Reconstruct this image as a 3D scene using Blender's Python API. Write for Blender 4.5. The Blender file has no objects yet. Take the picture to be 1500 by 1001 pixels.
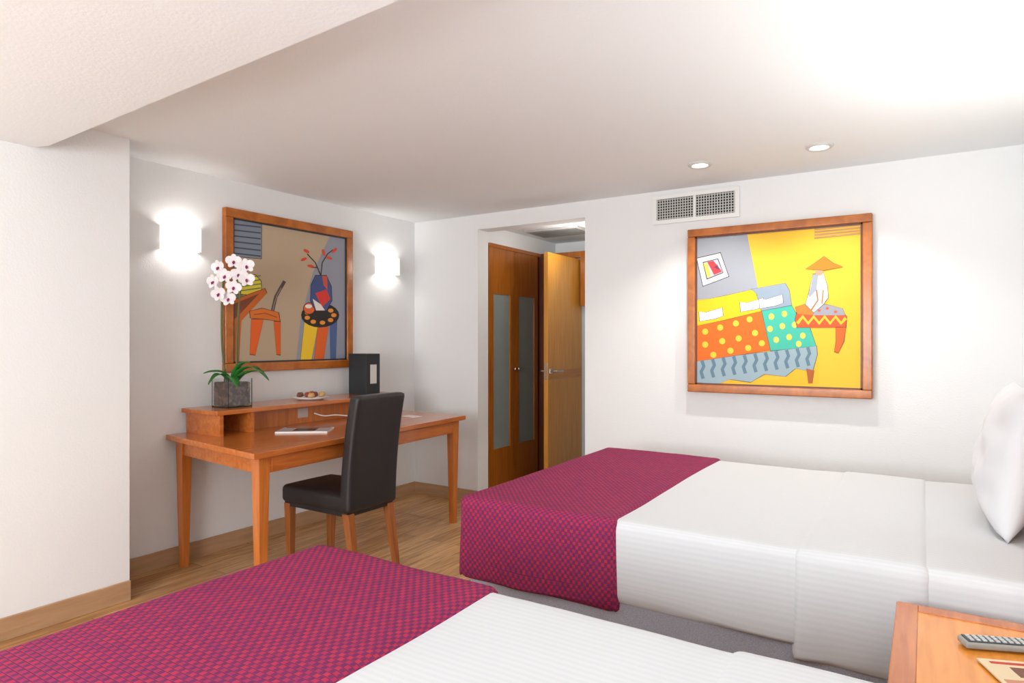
import bpy, bmesh, math, random
from mathutils import Vector, Matrix, noise
random.seed(3)
S=bpy.context.scene
CAMH=1.3; TH=math.radians(32.5); FPX=950.0
Fv=Vector((-math.sin(TH),math.cos(TH),0)); Rv=Vector((math.cos(TH),math.sin(TH),0))
def ray(px,py):
    return Fv+Rv*((px-750)/FPX)+Vector((0,0,(500.5-py)/FPX))
def onX(px,py,X):
    r=ray(px,py); t=X/r.x; return Vector((X,r.y*t,CAMH+r.z*t))
def onY(px,py,Y):
    r=ray(px,py); t=Y/r.y; return Vector((r.x*t,Y,CAMH+r.z*t))
# ---------------------------------------------------------------- materials
def lin(c):
    c=c/255.0
    return c/12.92 if c<=0.04045 else ((c+0.055)/1.055)**2.4
def rgb(c): return (lin(c[0]),lin(c[1]),lin(c[2]),1)
MATS={}
def mat(name,c,rough=0.6,metal=0,emit=0,trans=0,bump=0,bscale=60,coat=0,spec=0.5,sheen=0,ecol=None):
    if name in MATS: return MATS[name]
    m=bpy.data.materials.new(name); m.use_nodes=True; nt=m.node_tree
    b=nt.nodes['Principled BSDF']
    b.inputs['Base Color'].default_value=rgb(c); b.inputs['Roughness'].default_value=rough
    b.inputs['Metallic'].default_value=metal; b.inputs['Transmission Weight'].default_value=trans
    b.inputs['Specular IOR Level'].default_value=spec
    b.inputs['Coat Weight'].default_value=coat; b.inputs['Sheen Weight'].default_value=sheen
    if emit:
        b.inputs['Emission Color'].default_value=rgb(ecol or c); b.inputs['Emission Strength'].default_value=emit
    if bump:
        tc=nt.nodes.new('ShaderNodeTexCoord'); n=nt.nodes.new('ShaderNodeTexNoise'); n.inputs['Scale'].default_value=bscale
        n.inputs['Detail'].default_value=4
        bp=nt.nodes.new('ShaderNodeBump'); bp.inputs['Strength'].default_value=bump; bp.inputs['Distance'].default_value=0.01
        nt.links.new(tc.outputs['Object'],n.inputs['Vector']); nt.links.new(n.outputs['Fac'],bp.inputs['Height'])
        nt.links.new(bp.outputs['Normal'],b.inputs['Normal'])
    MATS[name]=m; return m
def wood(name,c1,c2,rough=0.35,stretch=(3,40,40),coat=0.2):
    if name in MATS: return MATS[name]
    m=bpy.data.materials.new(name); m.use_nodes=True; nt=m.node_tree; b=nt.nodes['Principled BSDF']
    tc=nt.nodes.new('ShaderNodeTexCoord'); mp=nt.nodes.new('ShaderNodeMapping'); mp.inputs['Scale'].default_value=stretch
    n=nt.nodes.new('ShaderNodeTexNoise'); n.inputs['Scale'].default_value=1; n.inputs['Detail'].default_value=6; n.inputs['Distortion'].default_value=0.6
    cr=nt.nodes.new('ShaderNodeValToRGB'); cr.color_ramp.elements[0].position=0.3; cr.color_ramp.elements[1].position=0.72
    cr.color_ramp.elements[0].color=rgb(c1); cr.color_ramp.elements[1].color=rgb(c2)
    L=nt.links.new
    L(tc.outputs['Object'],mp.inputs['Vector']); L(mp.outputs['Vector'],n.inputs['Vector']); L(n.outputs['Fac'],cr.inputs['Fac'])
    L(cr.outputs['Color'],b.inputs['Base Color']); b.inputs['Roughness'].default_value=rough; b.inputs['Coat Weight'].default_value=coat
    b.inputs['Coat Roughness'].default_value=0.15
    MATS[name]=m; return m
M_wall=mat('wall_paint',(238,239,239),0.85,bump=0.12,bscale=120,spec=0.2)
M_ceil=mat('ceiling_paint',(240,243,244),0.9,bump=0.1,bscale=90,spec=0.2)
M_white=mat('white_satin',(240,240,238),0.4)
W_desk_y=wood('desk_wood_y',(178,94,36),(208,122,56),0.25,(40,3,40),0.4)
W_desk_z=wood('desk_wood_z',(174,94,34),(204,120,52),0.3,(40,40,3),0.3)
W_frame=wood('frame_wood',(156,82,14),(196,112,30),0.3,(12,12,12),0.3)
W_closet=wood('closet_wood',(150,84,20),(180,106,34),0.3,(50,50,3),0.3)
W_door=wood('door_wood',(194,130,38),(214,150,54),0.3,(50,50,3),0.3)
W_base=wood('baseboard_wood',(172,134,98),(194,156,120),0.5,(4,4,30),0)
W_dark=wood('dark_frame_wood',(78,34,18),(104,48,24),0.4,(40,40,3),0.1)
W_night=wood('nightstand_wood',(218,134,40),(242,158,60),0.25,(40,3,40),0.4)
M_leather=mat('black_leather',(38,35,36),0.42,bump=0.15,bscale=250)
M_black=mat('black_card',(42,48,52),0.4)
M_dark=mat('dark_void',(40,36,34),0.8)
M_chrome=mat('brushed_steel',(200,200,200),0.25,metal=1)
def grey_mat():
    m=bpy.data.materials.new('grey_fabric'); m.use_nodes=True; nt=m.node_tree; b=nt.nodes['Principled BSDF']; L=nt.links.new
    tc=nt.nodes.new('ShaderNodeTexCoord'); mp=nt.nodes.new('ShaderNodeMapping'); mp.inputs['Scale'].default_value=(260,260,500)
    n=nt.nodes.new('ShaderNodeTexNoise'); n.inputs['Scale'].default_value=1; n.inputs['Detail'].default_value=3
    cr=nt.nodes.new('ShaderNodeValToRGB'); cr.color_ramp.elements[0].position=0.35; cr.color_ramp.elements[1].position=0.65
    cr.color_ramp.elements[0].color=rgb((146,146,156)); cr.color_ramp.elements[1].color=rgb((180,180,190))
    L(tc.outputs['Object'],mp.inputs['Vector']); L(mp.outputs['Vector'],n.inputs['Vector']); L(n.outputs['Fac'],cr.inputs['Fac']); L(cr.outputs['Color'],b.inputs['Base Color'])
    b.inputs['Roughness'].default_value=0.95; return m
M_greyfab=grey_mat()
M_frost=mat('frosted_glass',(138,148,142),0.25,bump=0.1,bscale=30)
M_leaf=mat('orchid_leaf',(46,118,44),0.35)
M_stem=mat('orchid_stem',(78,100,52),0.5)
M_petal=mat('orchid_petal',(248,244,246),0.6)
M_pink=mat('orchid_lip',(150,30,90),0.6)
def bark_mat():
    m=bpy.data.materials.new('bark_mix'); m.use_nodes=True; nt=m.node_tree; b=nt.nodes['Principled BSDF']; L=nt.links.new
    tc=nt.nodes.new('ShaderNodeTexCoord'); v=nt.nodes.new('ShaderNodeTexVoronoi'); v.inputs['Scale'].default_value=55
    cr=nt.nodes.new('ShaderNodeValToRGB'); e=cr.color_ramp.elements; e[0].color=rgb((60,34,24)); e[1].color=rgb((150,118,98)); e[1].position=0.95
    n=e.new(0.5); n.color=rgb((92,54,40))
    sp=nt.nodes.new('ShaderNodeSeparateColor')
    L(tc.outputs['Object'],v.inputs['Vector']); L(v.outputs['Color'],sp.inputs[0]); L(sp.outputs[0],cr.inputs['Fac']); L(cr.outputs['Color'],b.inputs['Base Color'])
    b.inputs['Roughness'].default_value=0.85; return m
M_bark=bark_mat()
M_glass=mat('vase_glass',(245,248,248),0.02,trans=1)
def floor_mat():
    m=bpy.data.materials.new('oak_floor'); m.use_nodes=True; nt=m.node_tree; b=nt.nodes['Principled BSDF']; L=nt.links.new
    tc=nt.nodes.new('ShaderNodeTexCoord'); mp=nt.nodes.new('ShaderNodeMapping'); mp.inputs['Rotation'].default_value=(0,0,math.radians(90))
    br=nt.nodes.new('ShaderNodeTexBrick'); br.inputs['Scale'].default_value=1; br.inputs['Brick Width'].default_value=1.1
    br.inputs['Row Height'].default_value=0.11; br.inputs['Mortar Size'].default_value=0.0018; br.offset=0.37
    br.inputs['Color1'].default_value=rgb((222,178,126)); br.inputs['Color2'].default_value=rgb((190,142,92)); br.inputs['Mortar'].default_value=rgb((104,70,42))
    mp2=nt.nodes.new('ShaderNodeMapping'); mp2.inputs['Scale'].default_value=(26,2.2,1)
    n=nt.nodes.new('ShaderNodeTexNoise'); n.inputs['Scale'].default_value=1.5; n.inputs['Detail'].default_value=7; n.inputs['Distortion'].default_value=1.2
    cr=nt.nodes.new('ShaderNodeValToRGB'); cr.color_ramp.elements[0].position=0.35; cr.color_ramp.elements[1].position=0.65
    cr.color_ramp.elements[0].color=(0.52,0.45,0.38,1); cr.color_ramp.elements[1].color=(1.05,1.03,1,1)
    mx=nt.nodes.new('ShaderNodeMix'); mx.data_type='RGBA'; mx.blend_type='MULTIPLY'; mx.inputs[0].default_value=0.85
    L(tc.outputs['Object'],mp.inputs['Vector']); L(mp.outputs['Vector'],br.inputs['Vector'])
    L(tc.outputs['Object'],mp2.inputs['Vector']); L(mp2.outputs['Vector'],n.inputs['Vector']); L(n.outputs['Fac'],cr.inputs['Fac'])
    L(br.outputs['Color'],mx.inputs[6]); L(cr.outputs['Color'],mx.inputs[7]); L(mx.outputs[2],b.inputs['Base Color'])
    b.inputs['Roughness'].default_value=0.38
    return m
M_floor=floor_mat()
def runner_mat():
    m=bpy.data.materials.new('woven_runner'); m.use_nodes=True; nt=m.node_tree; b=nt.nodes['Principled BSDF']; L=nt.links.new
    uv=nt.nodes.new('ShaderNodeUVMap'); uv.uv_map='UVMap'
    BW,RH=0.024,0.0145
    br=nt.nodes.new('ShaderNodeTexBrick'); br.inputs['Scale'].default_value=1; br.inputs['Brick Width'].default_value=BW
    br.inputs['Row Height'].default_value=RH; br.inputs['Mortar Size'].default_value=0.0018; br.inputs['Mortar Smooth'].default_value=0.9; br.offset=0.5
    br.inputs['Color1'].default_value=rgb((176,48,74)); br.inputs['Color2'].default_value=rgb((150,44,82)); br.inputs['Mortar'].default_value=rgb((98,38,78))
    sx=nt.nodes.new('ShaderNodeSeparateXYZ')
    def wave(axis,period):
        a=nt.nodes.new('ShaderNodeMath'); a.operation='MULTIPLY'; a.inputs[1].default_value=2*math.pi/period
        s=nt.nodes.new('ShaderNodeMath'); s.operation='SINE'
        L(sx.outputs[axis],a.inputs[0]); L(a.outputs[0],s.inputs[0]); return s
    L(uv.outputs['UV'],sx.inputs[0])
    w=wave(1,RH*2); w2=wave(0,BW)
    mu=nt.nodes.new('ShaderNodeMath'); mu.operation='MULTIPLY'; L(w.outputs[0],mu.inputs[0]); L(w2.outputs[0],mu.inputs[1])
    mr=nt.nodes.new('ShaderNodeMapRange'); mr.inputs[1].default_value=0.05; mr.inputs[2].default_value=0.5; L(mu.outputs[0],mr.inputs[0])
    mr.inputs[3].default_value=0; mr.inputs[4].default_value=0.85
    mx=nt.nodes.new('ShaderNodeMix'); mx.data_type='RGBA'
    L(mr.outputs[0],mx.inputs[0]); L(br.outputs['Color'],mx.inputs[6]); mx.inputs[7].default_value=rgb((88,42,88))
    L(uv.outputs['UV'],br.inputs['Vector']); L(mx.outputs[2],b.inputs['Base Color'])
    bp=nt.nodes.new('ShaderNodeBump'); bp.inputs['Strength'].default_value=0.4; bp.inputs['Distance'].default_value=0.003
    L(br.outputs['Fac'],bp.inputs['Height']); bp.invert=True; L(bp.outputs['Normal'],b.inputs['Normal'])
    b.inputs['Roughness'].default_value=0.85; b.inputs['Specular IOR Level'].default_value=0.2
    return m
M_runner=runner_mat()
def sheet_mat():
    m=bpy.data.materials.new('white_sheet'); m.use_nodes=True; nt=m.node_tree; b=nt.nodes['Principled BSDF']; L=nt.links.new
    uv=nt.nodes.new('ShaderNodeUVMap'); uv.uv_map='UVMap'
    wv=nt.nodes.new('ShaderNodeTexWave'); wv.wave_type='BANDS'; wv.bands_direction='Y'; wv.inputs['Scale'].default_value=16; wv.inputs['Distortion'].default_value=0
    cr=nt.nodes.new('ShaderNodeValToRGB'); cr.color_ramp.elements[0].position=0.4; cr.color_ramp.elements[1].position=0.6
    cr.color_ramp.elements[0].color=rgb((208,210,213)); cr.color_ramp.elements[1].color=rgb((212,214,217))
    L(uv.outputs['UV'],wv.inputs['Vector']); L(wv.outputs['Fac'],cr.inputs['Fac']); L(cr.outputs['Color'],b.inputs['Base Color'])
    b.inputs['Roughness'].default_value=0.8; b.inputs['Specular IOR Level'].default_value=0.2
    return m
M_sheet=sheet_mat()
M_pillow=mat('pillow_cotton',(222,222,225),0.8,bump=0.1,bscale=12)
# ---------------------------------------------------------------- mesh helpers
def link(ob,parent=None):
    S.collection.objects.link(ob)
    if parent: ob.parent=parent
    return ob
def group(name):
    e=bpy.data.objects.new(name,None); e.empty_display_size=0.1; return link(e)
def mesh_obj(name,verts,faces,m,parent=None,smooth=False,fm=None):
    me=bpy.data.meshes.new(name); me.from_pydata([tuple(v) for v in verts],[],faces)
    for mm in (m if isinstance(m,list) else [m]): me.materials.append(mm)
    if fm:
        for p,i in zip(me.polygons,fm): p.material_index=i
    bm=bmesh.new(); bm.from_mesh(me)
    if not fm: bmesh.ops.recalc_face_normals(bm,faces=bm.faces)
    bm.to_mesh(me); bm.free()
    if smooth:
        for p in me.polygons: p.use_smooth=True
    me.update()
    return link(bpy.data.objects.new(name,me),parent)
def hexa(name,c,m,parent=None,bevel=0):
    f=[(0,3,2,1),(4,5,6,7),(0,1,5,4),(1,2,6,5),(2,3,7,6),(3,0,4,7)]
    ob=mesh_obj(name,c,f,m,parent)
    if bevel:
        b=ob.modifiers.new('Bevel','BEVEL'); b.width=bevel; b.segments=3; b.limit_method='ANGLE'
        for p in ob.data.polygons: p.use_smooth=True
        w=ob.modifiers.new('WN','WEIGHTED_NORMAL'); w.keep_sharp=False
    return ob
def box(name,x0,x1,y0,y1,z0,z1,m,parent=None,bevel=0):
    return hexa(name,[(x0,y0,z0),(x1,y0,z0),(x1,y1,z0),(x0,y1,z0),(x0,y0,z1),(x1,y0,z1),(x1,y1,z1),(x0,y1,z1)],m,parent,bevel)
def prism(name,pts,z0,z1,m,parent=None):
    n=len(pts); v=[(p[0],p[1],z0) for p in pts]+[(p[0],p[1],z1) for p in pts]
    f=[tuple(range(n-1,-1,-1)),tuple(range(n,2*n))]+[(i,(i+1)%n,n+(i+1)%n,n+i) for i in range(n)]
    return mesh_obj(name,v,f,m,parent)
def rbox(name,lo,hi,r,step,m,parent=None,fn=None,uv=False):
    lo=Vector(lo); hi=Vector(hi); bm=bmesh.new()
    nseg=[max(4,int(round((hi[i]-lo[i])/step))) for i in range(3)]
    def coords(i):
        return [lo[i]+r*k/3 for k in range(3)]+[lo[i]+r+(hi[i]-lo[i]-2*r)*k/nseg[i] for k in range(nseg[i]+1)]+[hi[i]-r+r*k/3 for k in range(1,4)]
    C=[coords(i) for i in range(3)]
    for ax in range(3):
        a,b=[i for i in range(3) if i!=ax]
        for side in (lo[ax],hi[ax]):
            g=[[None]*len(C[b]) for _ in C[a]]
            for i,ca in enumerate(C[a]):
                for j,cb in enumerate(C[b]):
                    p=Vector((0,0,0)); p[ax]=side; p[a]=ca; p[b]=cb
                    g[i][j]=bm.verts.new(p)
            for i in range(len(C[a])-1):
                for j in range(len(C[b])-1):
                    bm.faces.new((g[i][j],g[i+1][j],g[i+1][j+1],g[i][j+1]))
    bmesh.ops.remove_doubles(bm,verts=bm.verts,dist=1e-5)
    bmesh.ops.recalc_face_normals(bm,faces=bm.faces)
    if uv:
        ul=bm.loops.layers.uv.new('UVMap'); bm.normal_update()
        for f in bm.faces:
            n=f.normal
            for l in f.loops:
                p=l.vert.co; d=hi.z-p.z
                if abs(n.z)>0.7: l[ul].uv=(p.x,p.y)
                elif abs(n.y)>0.5: l[ul].uv=(p.x,p.y+(d if n.y>0 else -d))
                else: l[ul].uv=(p.x+(d if n.x>0 else -d),p.y)
    ri=Vector((r,r,r)); a0=lo+ri; a1=hi-ri
    for v in bm.verts:
        q=Vector([min(max(v.co[i],a0[i]),a1[i]) for i in range(3)]); d=v.co-q
        if d.length>1e-9: v.co=q+d.normalized()*r
        else: d=Vector((0,0,1))
        if fn: v.co=fn(v.co.copy(),d.normalized())
    me=bpy.data.meshes.new(name); bm.to_mesh(me); bm.free(); me.materials.append(m)
    for p in me.polygons: p.use_smooth=True
    return link(bpy.data.objects.new(name,me),parent)
def tube(name,pts,rad,m,parent=None,seg=8):
    pts=[Vector(p) for p in pts]; n=len(pts)
    if not isinstance(rad,(list,tuple)): rad=[rad]*n
    V=[];Fc=[]
    up=Vector((1,0.3,0.05)).normalized()
    for i,p in enumerate(pts):
        t=(pts[min(i+1,n-1)]-pts[max(i-1,0)]).normalized()
        ref=up if abs(t.dot(up))<0.95 else Vector((0,0.1,1))
        a=t.cross(ref).normalized(); b=t.cross(a).normalized()
        for k in range(seg):
            w=2*math.pi*k/seg; V.append(p+(a*math.cos(w)+b*math.sin(w))*rad[i])
    for i in range(n-1):
        for k in range(seg):
            Fc.append((i*seg+k,i*seg+(k+1)%seg,(i+1)*seg+(k+1)%seg,(i+1)*seg+k))
    Fc.append(tuple(range(seg-1,-1,-1))); Fc.append(tuple(range((n-1)*seg,n*seg)))
    return mesh_obj(name,V,Fc,m,parent,True)
def smoothpts(ps,k=6):
    ps=[Vector(p) for p in ps]; out=[]
    for i in range(len(ps)-1):
        p0=ps[max(i-1,0)];p1=ps[i];p2=ps[i+1];p3=ps[min(i+2,len(ps)-1)]
        for j in range(k):
            t=j/k; out.append(0.5*((2*p1)+(p2-p0)*t+(2*p0-5*p1+4*p2-p3)*t*t+(3*p1-p0-3*p2+p3)*t**3))
    out.append(ps[-1]); return out
def lathe(name,prof,c,m,parent=None,seg=32):
    V=[];Fc=[]
    for (r,z) in prof:
        for k in range(seg):
            w=2*math.pi*k/seg; V.append((c[0]+r*math.cos(w),c[1]+r*math.sin(w),c[2]+z))
    for i in range(len(prof)-1):
        for k in range(seg): Fc.append((i*seg+k,i*seg+(k+1)%seg,(i+1)*seg+(k+1)%seg,(i+1)*seg+k))
    return mesh_obj(name,V,Fc,m,parent,True)
# ---------------------------------------------------------------- room shell
WX=-3.70; CX=-3.38; FY=4.25; FT=4.395; HX=0.47; BY=-2.0; CZ=2.32; SZ=2.173
OX0=-3.033; OX1=-2.08
box('floor',-3.85,0.62,BY-0.15,5.9,-0.1,0,M_floor)
box('ceiling',-3.85,0.62,BY-0.15,FT,CZ,CZ+0.12,M_ceil)
prism('ceiling_soffit',[(-3.39,BY),(0.475,BY),(0.475,1.181),(-3.30,1.329),(-3.355,1.31),(-3.39,1.27)],SZ,CZ+0.01,M_ceil)
box('wall_left',WX-0.15,WX,1.6,FT,0,CZ,M_wall)
box('wall_left_column',WX-0.15,CX,BY,1.72,0,CZ,M_wall)
far=group('wall_far')
box('wall_panel_a',WX-0.01,OX0,FY,FT,0,CZ,M_wall,far)
box('wall_panel_b',OX1,HX+0.15,FY,FT,0,CZ,M_wall,far)
box('header',OX0,OX1,FY,FT,2.20,CZ,M_wall,far)
box('wall_right',HX,HX+0.15,BY,FY,0,CZ,M_wall)
bk=group('wall_back')
box('panel_low',WX-0.15,HX+0.15,BY-0.15,BY,0,0.75,M_wall,bk)
box('panel_high',WX-0.15,HX+0.15,BY-0.15,BY,2.0,CZ,M_wall,bk)
box('panel_a',WX-0.15,-2.6,BY-0.15,BY,0.75,2.0,M_wall,bk)
box('panel_b',-0.2,HX+0.15,BY-0.15,BY,0.75,2.0,M_wall,bk)
win=group('added_window')  # unseen window, added to house the fill light
for nm,a in (('frame_bottom',(-2.6,-0.2,0.75,0.81)),('frame_top',(-2.6,-0.2,1.94,2.0)),('frame_left',(-2.6,-2.54,0.81,1.94)),('frame_right',(-0.26,-0.2,0.81,1.94)),('mullion',(-1.43,-1.37,0.81,1.94))):
    box(nm,a[0],a[1],BY-0.11,BY-0.05,a[2],a[3],M_white,win)
bb=0.10
box('baseboard_left',WX,WX+0.015,1.72,FY,0,bb,W_base,None,0.003)
box('baseboard_column',CX,CX+0.015,BY,1.72,0,bb,W_base,None,0.003)
box('baseboard_far',WX+0.015,OX0,FY-0.015,FY,0,bb,W_base,None,0.003)
box('baseboard_far_right',OX1,HX,FY-0.015,FY,0,bb,W_base,None,0.003)
# corridor
box('wall_corridor_left',-3.20,-3.06,FT,5.6,0,2.3,M_wall)
box('wall_corridor_right',-2.06,-1.95,FT,5.6,0,2.3,M_wall)
box('wall_corridor_end',-3.2,-1.95,5.6,5.7,0,2.3,M_wall)
box('ceiling_corridor',-3.2,-1.95,FT,5.7,2.26,2.36,M_ceil)
cl=group('closet')
box('carcass_top',-3.058,-3.02,FT+0.005,5.26,2.085,2.115,W_closet,cl)
for i,(y0,y1,g0,g1) in enumerate(((FT+0.008,4.80,4.47,4.73),(4.806,5.20,4.87,5.14))):
    box('door_%d_stile_a'%i,-3.055,-3.03,y0,g0,0.04,2.085,W_closet,cl)
    box('door_%d_stile_b'%i,-3.055,-3.03,g1,y1,0.04,2.085,W_closet,cl)
    box('door_%d_rail_top'%i,-3.055,-3.03,g0,g1,1.70,2.085,W_closet,cl)
    box('door_%d_rail_bottom'%i,-3.055,-3.03,g0,g1,0.04,0.40,W_closet,cl)
    box('door_%d_glass'%i,-3.052,-3.04,g0,g1,0.40,1.70,M_frost,cl)
box('door_gap',-3.054,-3.034,4.7995,4.8065,0.04,2.085,M_dark,cl)
for y in (4.775,4.832):
    lathe('knob',[(0.0,-0.012),(0.012,-0.008),(0.014,0),(0.01,0.012),(0,0.014)],(-3.008,y,1.06),M_chrome,cl,12)
    tube('knob_stem',[(-3.03,y,1.06),(-3.01,y,1.06)],0.005,M_chrome,cl)
tr=group('door_2')
box('jamb_a',-3.058,-2.93,5.24,5.36,0,2.115,W_dark,tr)
box('gap_shade_panel',-2.93,-2.69,5.33,5.36,0,2.06,W_dark,tr)  # dark sheet; its colour stands in for shade in the doorway gap
box('light_panel',-2.69,-2.12,5.33,5.36,0,2.06,mat('hall_wall',(180,190,196),0.7),tr)
box('lintel',-2.93,-2.062,5.26,5.36,2.06,2.115,W_closet,tr)
box('jamb_b',-2.62,-2.56,5.26,5.33,1.62,2.06,W_closet,tr)
dr=group('door_1')
box('leaf',-2.68,-2.64,4.70,5.33,0.01,2.045,W_door,dr,0.002)
box('inlay_band',-2.639,-2.6375,4.71,5.32,0.98,1.06,wood('door_wood_h',(184,114,28),(198,132,42),0.3,(50,3,50),0.3),dr)
box('rose',-2.64,-2.632,4.72,4.765,1.03,1.075,M_chrome,dr,0.003)
tube('lever',smoothpts([(-2.632,4.742,1.052),(-2.59,4.742,1.052),(-2.58,4.755,1.052),(-2.58,4.86,1.05)]),0.009,M_chrome,dr)
tube('lever_b',smoothpts([(-2.68,4.742,1.052),(-2.72,4.742,1.052),(-2.73,4.755,1.052),(-2.73,4.84,1.05)]),0.009,M_chrome,dr)
box('latch_plate',-2.67,-2.65,4.697,4.701,0.98,1.12,M_chrome,dr)
cv=group('ceiling_vent')
box('frame',-2.93,-2.42,4.80,5.14,2.245,2.259,mat('vent_frame',(190,190,188),0.5),cv)
for i in range(9): box('slat_%d'%i,-2.90,-2.45,4.835+i*0.032,4.845+i*0.032,2.236,2.246,mat('vent_grey',(120,120,118),0.5),cv)
# ---------------------------------------------------------------- wall vent
vg=group('air_vent_grille')
vx0,vx1,vz0,vz1=-1.564,-0.991,2.092,2.288
y1=FY; y0=FY-0.018
box('frame_top',vx0,vx1,y0,y1,vz1-0.028,vz1,M_white,vg,0.002)
box('frame_bottom',vx0,vx1,y0,y1,vz0,vz0+0.028,M_white,vg,0.002)
box('frame_left',vx0,vx0+0.028,y0,y1,vz0+0.028,vz1-0.028,M_white,vg)
box('frame_right',vx1-0.028,vx1,y0,y1,vz0+0.028,vz1-0.028,M_white,vg)
box('mid',-1.285,-1.27,y0,y1,vz0+0.028,vz1-0.028,M_white,vg)
box('back',vx0+0.028,vx1-0.028,y1-0.003,y1-0.001,vz0+0.028,vz1-0.028,M_dark,vg)
M_slat=mat('vent_slat',(205,205,200),0.5)
n=30
for i in range(n):
    x=vx0+0.034+(vx1-vx0-0.068)*i/(n-1); box('vslat_%d'%i,x-0.0028,x+0.0028,y0+0.003,y0+0.008,vz0+0.028,vz1-0.028,M_slat,vg)
for i in range(8):
    z=vz0+0.036+(vz1-vz0-0.072)*i/7; box('hslat_%d'%i,vx0+0.028,vx1-0.028,y0+0.008,y0+0.013,z-0.0025,z+0.0025,M_slat,vg)
# ---------------------------------------------------------------- lights helper
def light(name,kind,loc,energy,color=(1,1,1),size=0.05,rot=(0,0,0),**k):
    l=bpy.data.lights.new(name,kind); l.energy=energy; l.color=color
    if kind=='AREA':
        l.shape='RECTANGLE'; l.size=size; l.size_y=k.get('sy',size)
    else: l.shadow_soft_size=size
    if kind=='SPOT': l.spot_size=k.get('ang',2.0); l.spot_blend=k.get('blend',0.7)
    o=bpy.data.objects.new(name,l); o.location=loc; o.rotation_euler=rot; return link(o)
WARM=(1,0.97,0.92)
M_glow=mat('downlight_glow',(255,252,245),0.5,emit=8)
for (x,y) in ((-1.09,3.72),(-0.465,3.71)):
    g=group('recessed_downlight')
    lathe('trim_ring',[(0.045,-0.001),(0.046,-0.012),(0.06,-0.014),(0.068,-0.006),(0.068,0.0)],(x,y,CZ),mat('downlight_trim',(205,204,200),0.4),g)
    lathe('lamp_lens',[(0.0,-0.004),(0.046,-0.004)],(x,y,CZ),M_glow,g)
    light('downlight_lamp','SPOT',(x,y,CZ-0.02),31,WARM,0.02,ang=2.1,blend=0.6)
M_shade=mat('sconce_shade',(250,249,246),0.6,emit=0.7,ecol=(255,250,242))
def sconce(Y,Z,X=WX,s=1,e=1.6):
    g=group('wall_sconce'); V=[];Fc=[];N=24;w=0.112;d=0.095;h=0.066
    for rr in (1.0,0.96):
        for zz in (-h,h):
            for i in range(N+1):
                a=math.pi*i/N-math.pi/2
                ca=math.copysign(abs(math.cos(a))**0.55,math.cos(a)); sa=math.copysign(abs(math.sin(a))**0.8,math.sin(a))
                V.append((X+s*(0.001+d*rr*ca),Y+w*rr*sa,Z+zz))
    k=N+1
    for i in range(N):
        Fc+=[(i,i+1,k+i+1,k+i),(2*k+i,3*k+i,3*k+i+1,2*k+i+1),(i,2*k+i,2*k+i+1,i+1),(k+i,k+i+1,3*k+i+1,3*k+i)]
    mesh_obj('shade',V,Fc,M_shade,g,True)
    box('bracket',X if s>0 else X-0.02,X+0.02 if s>0 else X,Y-0.03,Y+0.03,Z-0.04,Z+0.04,M_white,g)
    light('sconce_lamp','POINT',(X+s*0.065,Y,Z),e,WARM,0.03)
sconce(2.163,1.90); sconce(3.889,1.912)
sconce(1.83,1.50,HX,-1,3.5)
for yy,ee in ((0.72,15),(2.6,10)):  # unseen trough lights added on the head wall to brighten the ceiling
    g=group('added_uplight')
    box('trough_front',0.33,0.34,yy-0.25,yy+0.25,1.24,1.31,M_white,g)
    box('trough_bottom',0.34,HX,yy-0.25,yy+0.25,1.24,1.25,M_white,g)
    light('added_uplight_fill','AREA',(0.405,yy,1.265),ee,(1,0.985,0.96),0.09,rot=(math.pi,0,0),sy=0.44)
g=group('added_uplight')  # one more added trough on the column, out of view, lifting the ceiling
box('trough_front',CX+0.13,CX+0.14,-0.75,-0.25,1.24,1.31,M_white,g)
box('trough_bottom',CX,CX+0.13,-0.75,-0.25,1.24,1.25,M_white,g)
light('added_uplight_fill','AREA',(CX+0.065,-0.5,1.265),9,(1,0.985,0.97),0.09,rot=(math.pi,0,0),sy=0.44)
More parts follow.
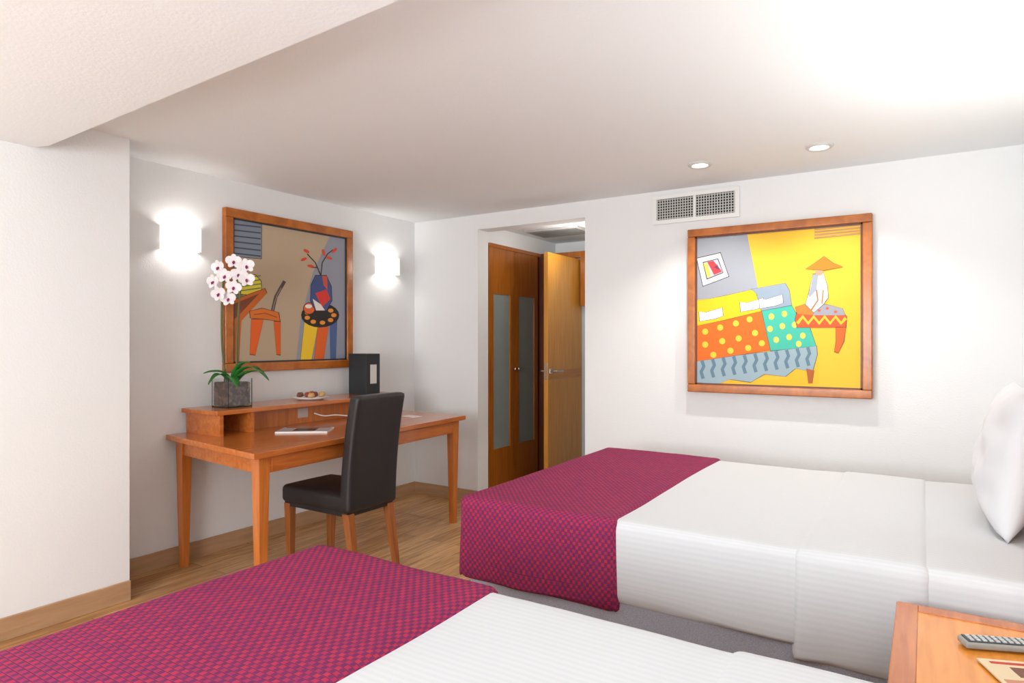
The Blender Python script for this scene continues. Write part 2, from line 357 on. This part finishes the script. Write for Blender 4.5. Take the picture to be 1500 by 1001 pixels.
# ---------------------------------------------------------------- beds
def bed(Y0,Y1,seed,pillows):
    g=group('double_bed'); X0=-1.66; X1=0.41; ZT=0.64
    box('base',X0+0.03,X1,Y0+0.02,Y1-0.02,0.04,0.36,M_greyfab,g,0.012)
    for i,(x,y) in enumerate(((X0+0.12,Y0+0.12),(X0+0.12,Y1-0.12),(X1-0.12,Y0+0.12),(X1-0.12,Y1-0.12))):
        lathe('foot_%d'%i,[(0.0,0),(0.022,0),(0.03,0.05),(0,0.05)],(x,y,0),W_dark,g,16)
    box('headboard',0.42,0.468,Y0-0.02,Y1+0.02,0.1,1.15,W_closet,g,0.01)
    def wr(amp,rip,fr=1.0):
        def fn(p,d):
            drop=max(0,ZT-0.05-p.z)
            nz=noise.noise(Vector((p.x*2.2+seed,p.y*2.2,p.z*2)))*amp+noise.noise(Vector((p.x*6+seed,p.y*3.2,p.z*4)))*amp*0.5
            q=p+d*nz
            if abs(d.z)<0.5:
                s=p.x if abs(d.y)>abs(d.x) else p.y
                k=drop/0.3
                q+=Vector((d.x,d.y,0))*rip*k*(0.6+0.6*math.sin(s*11*fr+seed)+0.4*math.sin(s*23*fr+1.3*seed)+noise.noise(Vector((s*5,p.z*3,seed))))
                if drop>0.2: q.z+=0.012*math.sin(s*7+seed)
            return q
        return fn
    rbox('mattress_sheet',(X0+0.01,Y0+0.01,0.33),(X1,Y1-0.01,ZT),0.035,0.03,M_sheet,g,wr(0.007,0.006),uv=True)
    rbox('folded_sheet',(-0.36,Y0+0.001,0.29),(0.02,Y1-0.001,ZT+0.005),0.036,0.03,M_sheet,g,wr(0.007,0.007,1.7),uv=True)
    rbox('bed_runner',(X0-0.01,Y0-0.006,0.30),(-0.95,Y1+0.006,ZT+0.009),0.036,0.025,M_runner,g,wr(0.006,0.010,0.8),uv=True)
    for j,yc in enumerate(pillows):
        V=[];Fc=[];NU,NV=40,30
        W,H,T=0.35,0.25,0.095
        for side in (1,-1):
            for i in range(NU+1):
                for k in range(NV+1):
                    u=-1+2*i/NU; v=-1+2*k/NV
                    e=(max(0,1-abs(u)**3.2)*max(0,1-abs(v)**3.2))**0.55
                    cu=u*(1-0.05*(1-v*v)+0.02*v*v); cvv=v*(1-0.05*(1-u*u))
                    th=side*T*e*(1+0.22*noise.noise(Vector((u*2.5+seed,v*2.5,side))))
                    y=yc+cu*W; zz=cvv*H
                    V.append((0.265+th+zz*0.16,y,ZT+0.25+zz))
        k0=(NU+1)*(NV+1)
        for sd in (0,1):
            for i in range(NU):
                for k in range(NV):
                    a=sd*k0+i*(NV+1)+k; q=(a,a+NV+1,a+NV+2,a+1); Fc.append(q if sd==0 else q[::-1])
        ob=mesh_obj('pillow_%d'%j,V,Fc,M_pillow,g,True)
        bm=bmesh.new(); bm.from_mesh(ob.data); bmesh.ops.remove_doubles(bm,verts=bm.verts,dist=1e-4); bmesh.ops.recalc_face_normals(bm,faces=bm.faces); bm.to_mesh(ob.data); bm.free()
    return g
bed(2.20,3.70,1.3,[3.0])
bed(-0.05,1.45,4.1,[0.30])
# ---------------------------------------------------------------- nightstand
ns=group('nightstand')
a=(-0.068,0.455,1.50,2.12)
box('top_inset',a[0]+0.05,a[1]-0.05,a[2]+0.05,a[3]-0.05,0.54,0.568,W_night,ns)
for nm,q in (('rim_a',(a[0],a[0]+0.052,a[2],a[3])),('rim_b',(a[1]-0.052,a[1],a[2],a[3])),('rim_c',(a[0]+0.052,a[1]-0.052,a[2],a[2]+0.052)),('rim_d',(a[0]+0.052,a[1]-0.052,a[3]-0.052,a[3]))):
    box(nm,*q,0.54,0.571,W_desk_y,ns,0.003)
box('body',a[0]+0.02,a[1]-0.02,a[2]+0.02,a[3]-0.02,0.14,0.54,W_desk_z,ns)
box('drawer',a[0]+0.008,a[0]+0.02,a[2]+0.04,a[3]-0.04,0.38,0.52,W_night,ns,0.003)
box('cupboard_door',a[0]+0.008,a[0]+0.02,a[2]+0.04,a[3]-0.04,0.16,0.37,W_night,ns,0.003)
for i,(x,y) in enumerate(((a[0]+0.04,a[2]+0.04),(a[0]+0.04,a[3]-0.04),(a[1]-0.04,a[2]+0.04),(a[1]-0.04,a[3]-0.04))):
    box('leg_%d'%i,x-0.02,x+0.02,y-0.02,y+0.02,0,0.14,W_desk_z,ns)
def onZ(px,py,z):
    r=ray(px,py); t=(z-CAMH)/r.z; return Vector((r.x*t,r.y*t,z))
rc=group('remote_control')
A=onZ(1408,943,0.575); dirv=(onZ(1500,950,0.575)-A).normalized(); nrm=Vector((-dirv.y,dirv.x,0))
def obox(name,o,u0,u1,v0,v1,z0,z1,m,p,bv=0,du=None,dn=None):
    du=du or dirv; dn=dn or nrm
    P=lambda u,v,z:(o.x+du.x*u+dn.x*v,o.y+du.y*u+dn.y*v,z)
    return hexa(name,[P(u0,v0,z0),P(u1,v0,z0),P(u1,v1,z0),P(u0,v1,z0),P(u0,v0,z1),P(u1,v0,z1),P(u1,v1,z1),P(u0,v1,z1)],m,p,bv)
M_rem=mat('remote_silver',(150,150,145),0.4)
obox('body',A,0,0.19,-0.024,0.024,0.572,0.588,M_rem,rc,0.006)
obox('keypad_panel',A,0.008,0.182,-0.019,0.019,0.5885,0.590,mat('remote_dark',(60,62,66),0.4),rc)
for i in range(12):
    for j in range(3):
        obox('key_%d_%d'%(i,j),A,0.014+i*0.0138,0.022+i*0.0138,-0.015+j*0.011,-0.007+j*0.011,0.590,0.5925,mat('remote_key',(200,205,205),0.5),rc)
lf=group('leaflet'); B=onZ(1430,966,0.572)
d2=(onZ(1500,972,0.572)-B).normalized(); n2=Vector((d2.y,-d2.x,0))
obox('paper',B,0,0.15,0,0.13,0.572,0.575,mat('leaflet_paper',(225,205,170),0.6),lf,0,d2,n2)
obox('print_block',B,0.05,0.12,0.035,0.08,0.5751,0.5757,mat('leaflet_print',(120,80,64),0.6),lf,0,d2,n2)
obox('print_line',B,0.02,0.10,0.012,0.022,0.5751,0.5757,mat('leaflet_ink',(190,60,50),0.6),lf,0,d2,n2)
obox('print_block_b',B,0.01,0.14,0.095,0.12,0.5751,0.5757,mat('leaflet_blue',(200,140,110),0.6),lf,0,d2,n2)
# ---------------------------------------------------------------- desk
dk=group('writing_desk')
BL=Vector((-3.675,2.07)); FL=Vector((-2.69,1.94)); FR=Vector((-2.80,3.775)); BR=Vector((-3.675,3.80))
def dmap(u,v,z):
    p=(BL*(1-u)+BR*u)*(1-v)+(FL*(1-u)+FR*u)*v; return (p.x,p.y,z)
def dbox(name,u0,u1,v0,v1,z0,z1,m,parent=dk,bevel=0):
    return hexa(name,[dmap(u0,v1,z0),dmap(u1,v1,z0),dmap(u1,v0,z0),dmap(u0,v0,z0),dmap(u0,v1,z1),dmap(u1,v1,z1),dmap(u1,v0,z1),dmap(u0,v0,z1)],m,parent,bevel)
dbox('top',0,1,0,1,0.735,0.765,W_desk_y,bevel=0.004)
dbox('apron_front',0.035,0.965,0.945,0.96,0.65,0.735,W_desk_y)
dbox('apron_back',0.035,0.965,0.04,0.055,0.65,0.735,W_desk_y)
dbox('apron_left',0.035,0.045,0.05,0.95,0.65,0.735,W_desk_y)
dbox('apron_right',0.955,0.965,0.05,0.95,0.65,0.735,W_desk_y)
dbox('drawer_left',0.07,0.42,0.955,0.966,0.657,0.728,W_desk_y,bevel=0.002)
dbox('drawer_right',0.58,0.93,0.955,0.966,0.657,0.728,W_desk_y,bevel=0.002)
for i,(u,v) in enumerate(((0.045,0.93),(0.955,0.93),(0.045,0.07),(0.955,0.07))):
    p=dmap(u,v,0); t=0.032; s=0.019
    hexa('leg_%d'%i,[(p[0]-s,p[1]-s,0),(p[0]+s,p[1]-s,0),(p[0]+s,p[1]+s,0),(p[0]-s,p[1]+s,0),(p[0]-t,p[1]-t,0.735),(p[0]+t,p[1]-t,0.735),(p[0]+t,p[1]+t,0.735),(p[0]-t,p[1]+t,0.735)],W_desk_z,dk,0.002)
hy0,hy1,hx0,hx1=2.19,3.68,-3.67,-3.32
box('shelf_top',hx0,hx1,hy0-0.03,hy1+0.02,0.885,0.91,W_desk_y,dk,0.003)
box('shelf_side_left',hx0,hx1-0.02,hy0,hy0+0.022,0.765,0.885,W_desk_y,dk)
box('shelf_side_right',hx0,hx1-0.02,hy1-0.022,hy1,0.765,0.885,W_desk_y,dk)
box('shelf_divider',hx0,hx1-0.02,hy0+0.20,hy0+0.222,0.765,0.885,W_desk_y,dk)
box('shelf_back',hx0,hx0+0.012,hy0+0.022,hy1-0.022,0.765,0.885,W_desk_z,dk)
box('shelf_front_panel',-3.47,-3.455,hy0+0.222,hy1-0.022,0.765,0.885,W_desk_z,dk)
box('socket_plate',-3.455,-3.451,2.82,2.90,0.80,0.86,mat('socket_grey',(190,180,170),0.4),dk)
tube('power_cable',smoothpts([(-3.45,2.95,0.82),(-3.41,3.0,0.80),(-3.38,3.08,0.80),(-3.33,3.22,0.78),(-3.28,3.38,0.772),(-3.2,3.46,0.771)]),0.004,M_white)
# ---------------------------------------------------------------- chair
ch=group('dining_chair')
cy0,cy1=2.44,2.82; ym=(cy0+cy1)/2
rbox('seat',(-3.14,cy0,0.375),(-2.60,cy1,0.475),0.028,0.04,M_leather,ch,lambda p,d: p+Vector((0,0,0.014*max(0,1-((p.x+2.87)/0.27)**2)*max(0,1-((p.y-ym)/0.2)**2) if d.z>0.3 else 0)))
def backfn(p,d):
    h=(p.z-0.38)/0.63
    p=p.copy(); p.x+=0.01*h+0.07*h*h-0.02*(1-((p.y-ym)/0.2)**2)*h
    p.y=ym+(p.y-ym)*(1-0.02*h)
    return p
rbox('backrest',(-2.665,cy0,0.375),(-2.585,cy1,1.01),0.025,0.04,M_leather,ch,backfn)
box('seat_frame',-3.12,-2.61,cy0+0.015,cy1-0.015,0.355,0.38,M_leather,ch)
def leg(n,x,y,xb,yb,t=0.024,s=0.016,z1=0.37):
    hexa(n,[(xb-s,yb-s,0),(xb+s,yb-s,0),(xb+s,yb+s,0),(xb-s,yb+s,0),(x-t,y-t,z1),(x+t,y-t,z1),(x+t,y+t,z1),(x-t,y+t,z1)],W_chair,ch,0.003)
W_chair=wood('chair_wood',(136,76,34),(168,100,50),0.35,(40,40,3),0.3)
leg('leg_1',-3.10,cy0+0.035,-3.10,cy0+0.04); leg('leg_2',-3.10,cy1-0.035,-3.10,cy1-0.04)
leg('leg_3',-2.625,cy0+0.035,-2.56,cy0+0.035); leg('leg_4',-2.625,cy1-0.035,-2.56,cy1-0.035)
# ---------------------------------------------------------------- paintings
class Art:
    def __init__(s,fn,base,step): s.V=[];s.F=[];s.I=[];s.mats=[];s.fn=fn;s.base=base;s.step=step;s.k=0
    def poly(s,pts,c,outline=0):
        if outline:
            cx=sum(p[0] for p in pts)/len(pts); cy=sum(p[1] for p in pts)/len(pts); q=[]
            for p in pts:
                d=math.hypot(p[0]-cx,p[1]-cy) or 1; q.append((cx+(p[0]-cx)*(1+outline/d),cy+(p[1]-cy)*(1+outline/d)))
            s.poly(q,(45,38,40))
        s.k+=1; off=s.base+s.step*s.k; m=mat('paint_%d_%d_%d'%c,c,0.5,spec=0.3)
        if m not in s.mats: s.mats.append(m)
        i0=len(s.V)
        for p in pts: s.V.append(s.fn(p[0],p[1],off))
        s.F.append(tuple(range(i0,i0+len(pts)))); s.I.append(s.mats.index(m))
    def ell(s,cx,cy,rx,ry,c,o=0,n=20,rot=0):
        s.poly([(cx+rx*math.cos(2*math.pi*i/n)*math.cos(rot)-ry*math.sin(2*math.pi*i/n)*math.sin(rot),cy+rx*math.cos(2*math.pi*i/n)*math.sin(rot)+ry*math.sin(2*math.pi*i/n)*math.cos(rot)) for i in range(n)],c,o)
    def line(s,p,w,c):
        L=[];R=[]
        for i in range(len(p)):
            a=p[max(i-1,0)];b=p[min(i+1,len(p)-1)]; dx=b[0]-a[0];dy=b[1]-a[1];l=math.hypot(dx,dy) or 1
            L.append((p[i][0]-dy/l*w/2,p[i][1]+dx/l*w/2)); R.append((p[i][0]+dy/l*w/2,p[i][1]-dx/l*w/2))
        s.poly(L+R[::-1],c)
    def done(s,parent): return mesh_obj('canvas_art',s.V,s.F,s.mats,parent,False,s.I)
p1=group('framed_painting')
y0,y1,z0,z1=2.439,3.504,1.105,2.138; fw=0.058
box('frame_top',WX,WX+0.04,y0,y1,z1-fw,z1,W_frame,p1,0.006); box('frame_bottom',WX,WX+0.04,y0,y1,z0,z0+fw,W_frame,p1,0.006)
box('frame_left',WX,WX+0.04,y0,y0+fw,z0+fw,z1-fw,W_frame,p1,0.006); box('frame_right',WX,WX+0.04,y1-fw,y1,z0+fw,z1-fw,W_frame,p1,0.006)
box('canvas',WX+0.002,WX+0.022,y0+fw,y1-fw,z0+fw,z1-fw,mat('paint_taupe',(188,166,138),0.5),p1)
for nm,q in (('lip_a',(y0+fw,y1-fw,z1-fw-0.01,z1-fw)),('lip_b',(y0+fw,y1-fw,z0+fw,z0+fw+0.01)),('lip_c',(y0+fw,y0+fw+0.01,z0+fw,z1-fw)),('lip_d',(y1-fw-0.01,y1-fw,z0+fw,z1-fw))):
    box(nm,WX+0.022,WX+0.029,*q,M_black,p1)
y0_1,y1_1,z0_1,z1_1=y0,y1,z0,z1
def f1(px,py,off):
    v=onX(px,py,WX+off); v.y=min(max(v.y,y0_1+fw),y1_1-fw); v.z=min(max(v.z,z0_1+fw),z1_1-fw); return v
A1=Art(f1,0.0222,0.00004)
A1.poly([(484,330),(515,335),(515,540),(434,540),(440,470),(458,400)],(150,154,166))
A1.poly([(330,310),(383,325),(383,379),(330,374)],(128,138,152),1)
for i in range(6): A1.line([(338,328+i*8.5),(382,333+i*8.5)],2,(72,74,90))
A1.poly([(330,405),(356,402),(356,440),(330,440)],(130,122,110))
A1.poly([(345,430),(348,412),(360,402),(374,403),(382,412),(383,426),(365,432)],(230,214,70),1)
for i in range(4): A1.line([(346,427-i*6),(382,422-i*6)],1.5,(100,120,70))
A1.poly([(338,440),(388,423),(391,430),(354,470),(350,530),(338,530)],(206,106,40),1)
A1.poly([(338,446),(380,430),(350,462),(338,470)],(130,76,50))
A1.line([(398,462),(401,448),(404,435),(410,424),(417,412)],5,(90,76,76))
A1.line([(399,458),(402,444),(406,432),(412,422)],1.5,(150,130,120))
A1.poly([(366,456),(384,452),(408,458),(410,471),(390,468),(367,466)],(218,116,44),1)
A1.poly([(368,468),(386,468),(374,520),(366,519)],(228,100,36),1); A1.poly([(401,471),(411,472),(411,520),(405,519)],(222,98,36),1)
A1.line([(372,461),(388,459),(406,465)],1.2,(150,70,30))
A1.poly([(446,472),(466,476),(456,534),(440,534)],(240,200,50),1)
A1.poly([(466,476),(482,474),(474,534),(460,534)],(222,100,40),1)
A1.poly([(483,470),(494,464),(492,534),(484,534)],(80,104,150),1)
A1.ell(469,462,27,17,(44,38,38),1)
for i in range(9):
    w=i*0.7; A1.ell(469+20*math.cos(w),462+11*math.sin(w),4,3,(236,150,50))
A1.ell(453,452,8,8,(226,104,50),1); A1.ell(452,449,5,3,(240,240,230))
A1.poly([(462,404),(478,404),(485,420),(486,440),(478,455),(462,455),(455,440),(456,418)],(68,86,136),1)
A1.poly([(462,430),(478,424),(484,438),(472,450)],(218,58,48)); A1.poly([(458,438),(470,446),(476,455),(463,455)],(236,230,220))
A1.poly([(472,404),(479,405),(480,425),(474,418)],(206,80,54))
A1.line([(470,404),(462,385),(450,372)],1.5,(60,36,30)); A1.line([(470,404),(472,385),(480,372),(488,366)],1.5,(60,36,30)); A1.line([(465,392),(456,392)],1.5,(60,36,30))
for (x,y,r) in ((449,368,0.5),(445,380,-0.4),(455,390,0.2),(474,370,1.3),(482,378,0.3),(490,367,-0.8)): A1.ell(x,y,5,2.2,(212,74,40),0,10,r)
A1.done(p1)
p2=group('framed_painting')
x0,x1,z0,z1=-1.311,-0.252,0.972,2.03; fw=0.05
yf=FY-0.06
box('frame_top',x0,x1,yf,FY,z1-fw,z1,W_frame,p2,0.006); box('frame_bottom',x0,x1,yf,FY,z0,z0+fw,W_frame,p2,0.006)
box('frame_left',x0,x0+fw,yf,FY,z0+fw,z1-fw,W_frame,p2,0.006); box('frame_right',x1-fw,x1,yf,FY,z0+fw,z1-fw,W_frame,p2,0.006)
box('canvas',x0+fw,x1-fw,FY-0.042,FY-0.002,z0+fw,z1-fw,mat('paint_yellow',(242,190,52),0.5,spec=0.3),p2)
for nm,q in (('lip_a',(x0+fw,x1-fw,FY-0.05,FY-0.042,z1-fw-0.01,z1-fw)),('lip_b',(x0+fw,x1-fw,FY-0.05,FY-0.042,z0+fw,z0+fw+0.01)),('lip_c',(x0+fw,x0+fw+0.01,FY-0.05,FY-0.042,z0+fw,z1-fw)),('lip_d',(x1-fw-0.01,x1-fw,FY-0.05,FY-0.042,z0+fw,z1-fw))):
    box(nm,*q,W_dark,p2)
q2=(x0+fw,x1-fw,z0+fw,z1-fw)
def f2(px,py,off):
    v=onY(px,py,FY-off); v.x=min(max(v.x,q2[0]),q2[1]); v.z=min(max(v.z,q2[2]),q2[3]); return v
A2=Art(f2,0.0422,0.00004)
A2.poly([(1015,340),(1094,338),(1102,380),(1112,430),(1015,440)],(154,158,166))
A2.poly([(1190,520),(1198,500),(1200,575),(1015,575),(1015,555),(1140,556)],(240,184,40))
A2.poly([(1021,379),(1055,371),(1067,405),(1030,419)],(236,236,232),1.5)
A2.poly([(1029,384),(1052,378.5),(1060,400),(1035,410)],(70,64,70)); A2.poly([(1030.5,385.2),(1051,380),(1058.5,399),(1036,408)],(190,190,200))
A2.poly([(1036,384),(1045,382),(1058,398),(1046,403)],(200,60,66)); A2.poly([(1030.5,386),(1036,385),(1041,405),(1036,407)],(236,202,80)); A2.poly([(1045,392),(1051,388),(1054,396)],(110,50,80))
A2.poly([(1015,442),(1060,434),(1104,424),(1114,432),(1118,460),(1015,480)],(246,196,24),0.6)
A2.poly([(1100,424),(1150,415),(1156,425),(1160,450),(1116,458),(1108,430)],(140,156,172),0.6)
for (x,y) in ((1042,461),(1102,447),(1130,442)):
    A2.poly([(x-18,y-4),(x-8,y-3),(x+5,y-7),(x+16,y-10),(x+17,y+2),(x+6,y+6),(x-6,y+8),(x-17,y+10)],(226,232,236),0.8)
A2.poly([(1015,478),(1060,470),(1116,456),(1124,490),(1129,513),(1015,530)],(232,106,26),0.8)
A2.poly([(1116,456),(1160,448),(1172,470),(1186,480),(1196,508),(1129,514)],(66,182,158),0.8)
for (x,y) in ((1033,486),(1055,480),(1078,474),(1098,468),(1033,505),(1058,500),(1082,496),(1106,488),(1045,520),(1070,514),(1096,510),(1116,503)): A2.ell(x,y,4.6,4.6,(244,198,60),0,12)
for (x,y) in ((1130,464),(1149,460),(1128,482),(1146,478),(1164,476),(1137,498),(1156,494),(1176,492),(1170,504)): A2.ell(x,y,4.2,4.6,(238,210,90),0,12)
A2.poly([(1015,530),(1080,521),(1196,507),(1197,520),(1190,545),(1165,540),(1150,552),(1120,548),(1100,560),(1070,556),(1050,563),(1015,560)],(150,172,182),0.8)
for i in range(11):
    x=1028+i*15.5; y=527-i*1.9
    A2.line([(x,y+1),(x+3,y+10),(x-1,y+18),(x+2,y+28)],5,(98,126,144))
A2.poly([(1181,540),(1193,543),(1190,562),(1184,562)],(172,92,40))
A2.poly([(1168,455),(1235,458),(1240,464),(1239,480),(1168,480),(1165,468)],(220,84,40),0.8)
A2.line([(1168,474),(1176,464),(1184,474),(1192,464),(1200,474),(1208,464),(1216,474),(1224,464),(1232,474),(1239,466)],5,(242,188,50))
A2.poly([(1224,480),(1239,480),(1236,500),(1228,517),(1222,515),(1225,500)],(220,100,32),0.8)
A2.poly([(1190,450),(1210,446),(1234,452),(1238,462),(1186,462)],(154,154,164),0.5)
A2.poly([(1165,450),(1185,444),(1195,452),(1190,462),(1168,460)],(228,124,46),0.5)
for (x,y) in ((1200,455),(1212,452),(1224,457)): A2.ell(x,y,2.5,2,(204,90,60),0,8)
A2.poly([(1191,402),(1206,400),(1212,420),(1213,436),(1206,446),(1192,458),(1180,446),(1186,425)],(234,230,224),0.8)
A2.poly([(1191,402),(1199,401),(1196,425),(1186,436),(1184,432),(1188,420)],(154,160,174))
A2.line([(1188,455),(1198,440),(1196,425)],2,(200,90,40)); A2.line([(1204,445),(1206,425)],2,(210,120,50))
A2.ell(1200,398,6,6,(184,146,116))
A2.poly([(1180,394),(1193,386),(1207,376),(1220,385),(1235,391),(1207,396)],(206,126,30),0.6)
for i in range(4): A2.line([(1193,336+i*4.2),(1264,329+i*4.2)],2.2,(186,140,96))
A2.done(p2)
# ---------------------------------------------------------------- orchid
SH=0.91
orc=group('potted_orchid'); px,py=-3.50,2.375
s=0.08; hgt=0.17; t=0.004
for nm,q in (('glass_a',(px-s,px+s,py-s,py-s+t)),('glass_b',(px-s,px+s,py+s-t,py+s)),('glass_c',(px-s,px-s+t,py-s+t,py+s-t)),('glass_d',(px+s-t,px+s,py-s+t,py+s-t))):
    box(nm,*q,SH,SH+hgt,M_glass,orc)
box('glass_bottom',px-s+t,px+s-t,py-s+t,py+s-t,SH,SH+0.006,M_glass,orc)
rbox('bark',(px-s+0.006,py-s+0.006,SH+0.008),(px+s-0.006,py+s-0.006,SH+0.15),0.01,0.012,M_bark,orc,lambda p,d: p-d*abs(noise.noise(p*40))*0.008)
K=0.00395
def P(dx,z,dd=0): return Vector((px,py,0))+Rv*dx*K+Fv*dd+Vector((0,0,z))
def leafmesh(name,pts,w,m,updir=Vector((0,0,1))):
    pts=smoothpts(pts,5); n=len(pts); V=[];Fc=[]
    for i,p in enumerate(pts):
        tt=(pts[min(i+1,n-1)]-pts[max(i-1,0)]).normalized(); sd=tt.cross(updir)
        if sd.length<0.1: sd=tt.cross(Vector((1,0,0)))
        sd.normalize(); up=sd.cross(tt); f=i/(n-1); ww=w*(math.sin(math.pi*min(1,(f*0.92+0.08)))**0.6)
        V+= [p-sd*ww+up*ww*0.3,p-up*0.0,p+sd*ww+up*ww*0.3]
    for i in range(n-1):
        for k in range(2): Fc.append((i*3+k,i*3+k+1,(i+1)*3+k+1,(i+1)*3+k))
    ob=mesh_obj(name,V,Fc,m,orc,True); sm=ob.modifiers.new('Solid','SOLIDIFY'); sm.thickness=0.003; return ob
top=SH+0.16
leafmesh('leaf_1',[P(2,top-0.03),P(15,top+0.05,-0.02),P(38,top+0.075,-0.05),P(62,top+0.0,-0.06)],0.030,M_leaf)
leafmesh('leaf_2',[P(2,top-0.03),P(20,top+0.03,-0.05),P(45,top+0.06,-0.1),P(60,top+0.05,-0.12)],0.024,M_leaf)
leafmesh('leaf_3',[P(0,top-0.03),P(-10,top+0.04,-0.03),P(-24,top+0.05,-0.06),P(-34,top+0.04,-0.08)],0.028,M_leaf)
leafmesh('leaf_4',[P(0,top-0.03),P(-6,top+0.03,-0.06),P(-12,top+0.03,-0.11),P(-20,top-0.02,-0.14)],0.03,M_leaf)
leafmesh('leaf_5',[P(0,top-0.03),P(10,top+0.06,-0.03),P(22,top+0.10,-0.05),P(34,top+0.11,-0.07)],0.024,M_leaf)
leafmesh('leaf_6',[P(0,top-0.03),P(6,top+0.02,-0.07),P(16,top+0.01,-0.12),P(24,top-0.03,-0.15)],0.026,M_leaf)
s1=smoothpts([P(-6,top-0.05),P(-15,1.25),P(-16,1.5),P(-14,1.62),P(-6,1.72,-0.03)])
s2=smoothpts([P(6,top-0.05),P(7,1.2),P(9,1.45),P(13,1.62),P(20,1.70,-0.03),P(30,1.73,-0.06)])
tube('stem_1',s1,0.005,M_stem,orc); tube('stem_2',s2,0.005,M_stem,orc)
tube('support_stick',[P(-11,top-0.05),P(-13,1.6)],0.004,mat('bamboo_stick',(120,80,50),0.6),orc)
tube('support_stick_b',[P(9,top-0.05),P(11,1.55)],0.004,mat('bamboo_stick',(120,80,50),0.6),orc)
def flower(i,dx,z,dd,tilt):
    c=P(dx,z,dd); nrm=(-Fv+Rv*tilt+Vector((0,0,-0.1))).normalized(); a=nrm.cross(Vector((0,0,1))).normalized(); b=a.cross(nrm).normalized()
    V=[];Fc=[]
    r0=random.uniform(-0.3,0.3)
    for k,(ang,L,W) in enumerate(((90,0.045,0.022),(162,0.047,0.034),(18,0.047,0.034),(230,0.042,0.02),(310,0.042,0.02))):
        an=math.radians(ang)+r0; u=a*math.cos(an)+b*math.sin(an); w=-a*math.sin(an)+b*math.cos(an); i0=len(V)
        N=12
        V.append(c+u*L*0.5+nrm*0.006+nrm*0.001*k)
        for j in range(N):
            q=2*math.pi*j/N; V.append(c+u*(L*0.5+L*0.52*math.cos(q))+w*W*0.75*math.sin(q)+nrm*(0.001*k+0.010*(math.cos(q)>0.5)))
        for j in range(N): Fc.append((i0,i0+1+j,i0+1+(j+1)%N))
    mesh_obj('flower_%d'%i,V,Fc,M_petal,orc,True)
    lp=[c+nrm*0.004,c+nrm*0.016-b*0.006,c+nrm*0.02-b*0.016]
    tube('lip_%d'%i,lp,[0.006,0.008,0.003],M_pink,orc,8)
for i,(x,y,dd,tl) in enumerate(((318,390,0,-0.3),(344,382,-0.03,0.2),(314,412,-0.03,-0.4),(333,404,-0.05,0),(353,402,-0.05,0.3),(367,390,-0.07,0.4),(323,430,-0.04,-0.1),(347,421,-0.06,0.2),(368,410,-0.08,0.5),(335,437,-0.02,0.1))):
    flower(i,(x-338),1.3+(500-y)/950*3.83,dd,tl)
# ---------------------------------------------------------------- desk items
bx=group('menu_box')
box('body',-3.61,-3.43,3.41,3.55,SH,SH+0.30,M_black,bx,0.002)
box('label',-3.4299,-3.429,3.45,3.515,SH+0.08,SH+0.22,mat('label_paper',(215,215,210),0.6),bx)
pl=group('snack_plate')
plc=(-3.48,2.95,SH)
lathe('plate',[(0,0.004),(0.06,0.004),(0.065,0.0),(0.07,0.0),(0.115,0.016),(0.117,0.02),(0.07,0.008),(0,0.008)],plc,M_white,pl)
for i in range(8):
    w=i*0.8; r=0.03+0.04*(i%2); c0=Vector((plc[0]+r*math.cos(w),plc[1]+r*math.sin(w),SH+0.026))
    tube('pastry_%d'%i,[c0+Vector((0,-0.024,0)),c0+Vector((0,-0.010,0.008)),c0+Vector((0,0.012,0.008)),c0+Vector((0,0.026,0))],[0.006,0.017,0.017,0.005],mat('pastry_%d'%(i%3),((160,60,40),(205,160,100),(120,66,46))[i%3],0.5),pl)
mg=group('magazine')
d3=Vector((0.80,0.60,0)).normalized(); n3=Vector((-d3.y,d3.x,0)); Bm=Vector((-3.19,2.44,0))
obox('pages',Bm,0,0.30,0,0.20,0.7655,0.774,mat('magazine_pages',(230,228,225),0.4),mg,0,d3,n3)
obox('cover',Bm,0.001,0.299,0.001,0.199,0.774,0.7745,mat('magazine_cover',(192,188,190),0.25),mg,0,d3,n3)
obox('cover_photo',Bm,0.09,0.22,0.03,0.15,0.7746,0.775,mat('magazine_photo',(70,50,50),0.25),mg,0,d3,n3)
obox('cover_title',Bm,0.02,0.28,0.165,0.19,0.7746,0.775,mat('magazine_title',(120,60,60),0.25),mg,0,d3,n3)
nt_=group('note_card')
box('card',-3.16,-3.02,3.42,3.56,0.7652,0.767,mat('note_paper',(235,232,225),0.6),nt_)
box('red_stripe',-3.16,-3.02,3.42,3.45,0.767,0.7675,mat('note_red',(170,40,50),0.6),nt_)
# ---------------------------------------------------------------- lighting
light('added_window_fill','AREA',(-1.4,BY-0.05,1.375),112,(0.955,0.98,1.0),2.3,rot=(math.radians(90),0,0),sy=1.15)  # added area light behind the camera, general fill for the room
light('corridor_lamp','POINT',(-2.4,4.7,2.05),4,WARM,0.06)
w=bpy.data.worlds.new('World'); S.world=w; w.use_nodes=True
w.node_tree.nodes['Background'].inputs[0].default_value=(0.8,0.88,1,1); w.node_tree.nodes['Background'].inputs[1].default_value=1.0
# ---------------------------------------------------------------- origins
bpy.context.view_layer.update()
for e in [o for o in S.objects if o.type=='EMPTY']:
    pts=[v.co for c in e.children if c.type=='MESH' for v in c.data.vertices]
    if pts:
        c=Vector([(min(p[i] for p in pts)+max(p[i] for p in pts))/2 for i in range(3)])
        e.location=c
        for ch_ in e.children: ch_.location=-c
# ---------------------------------------------------------------- camera
cam=bpy.data.cameras.new('camera'); co=bpy.data.objects.new('camera',cam); link(co)
cam.sensor_width=36; cam.lens=FPX/1500*36; cam.clip_start=0.02
co.location=(0,0,CAMH); co.rotation_euler=(math.radians(90),0,TH)
S.camera=co
S.view_settings.view_transform='Standard'; S.view_settings.look='None'; S.view_settings.exposure=0.12
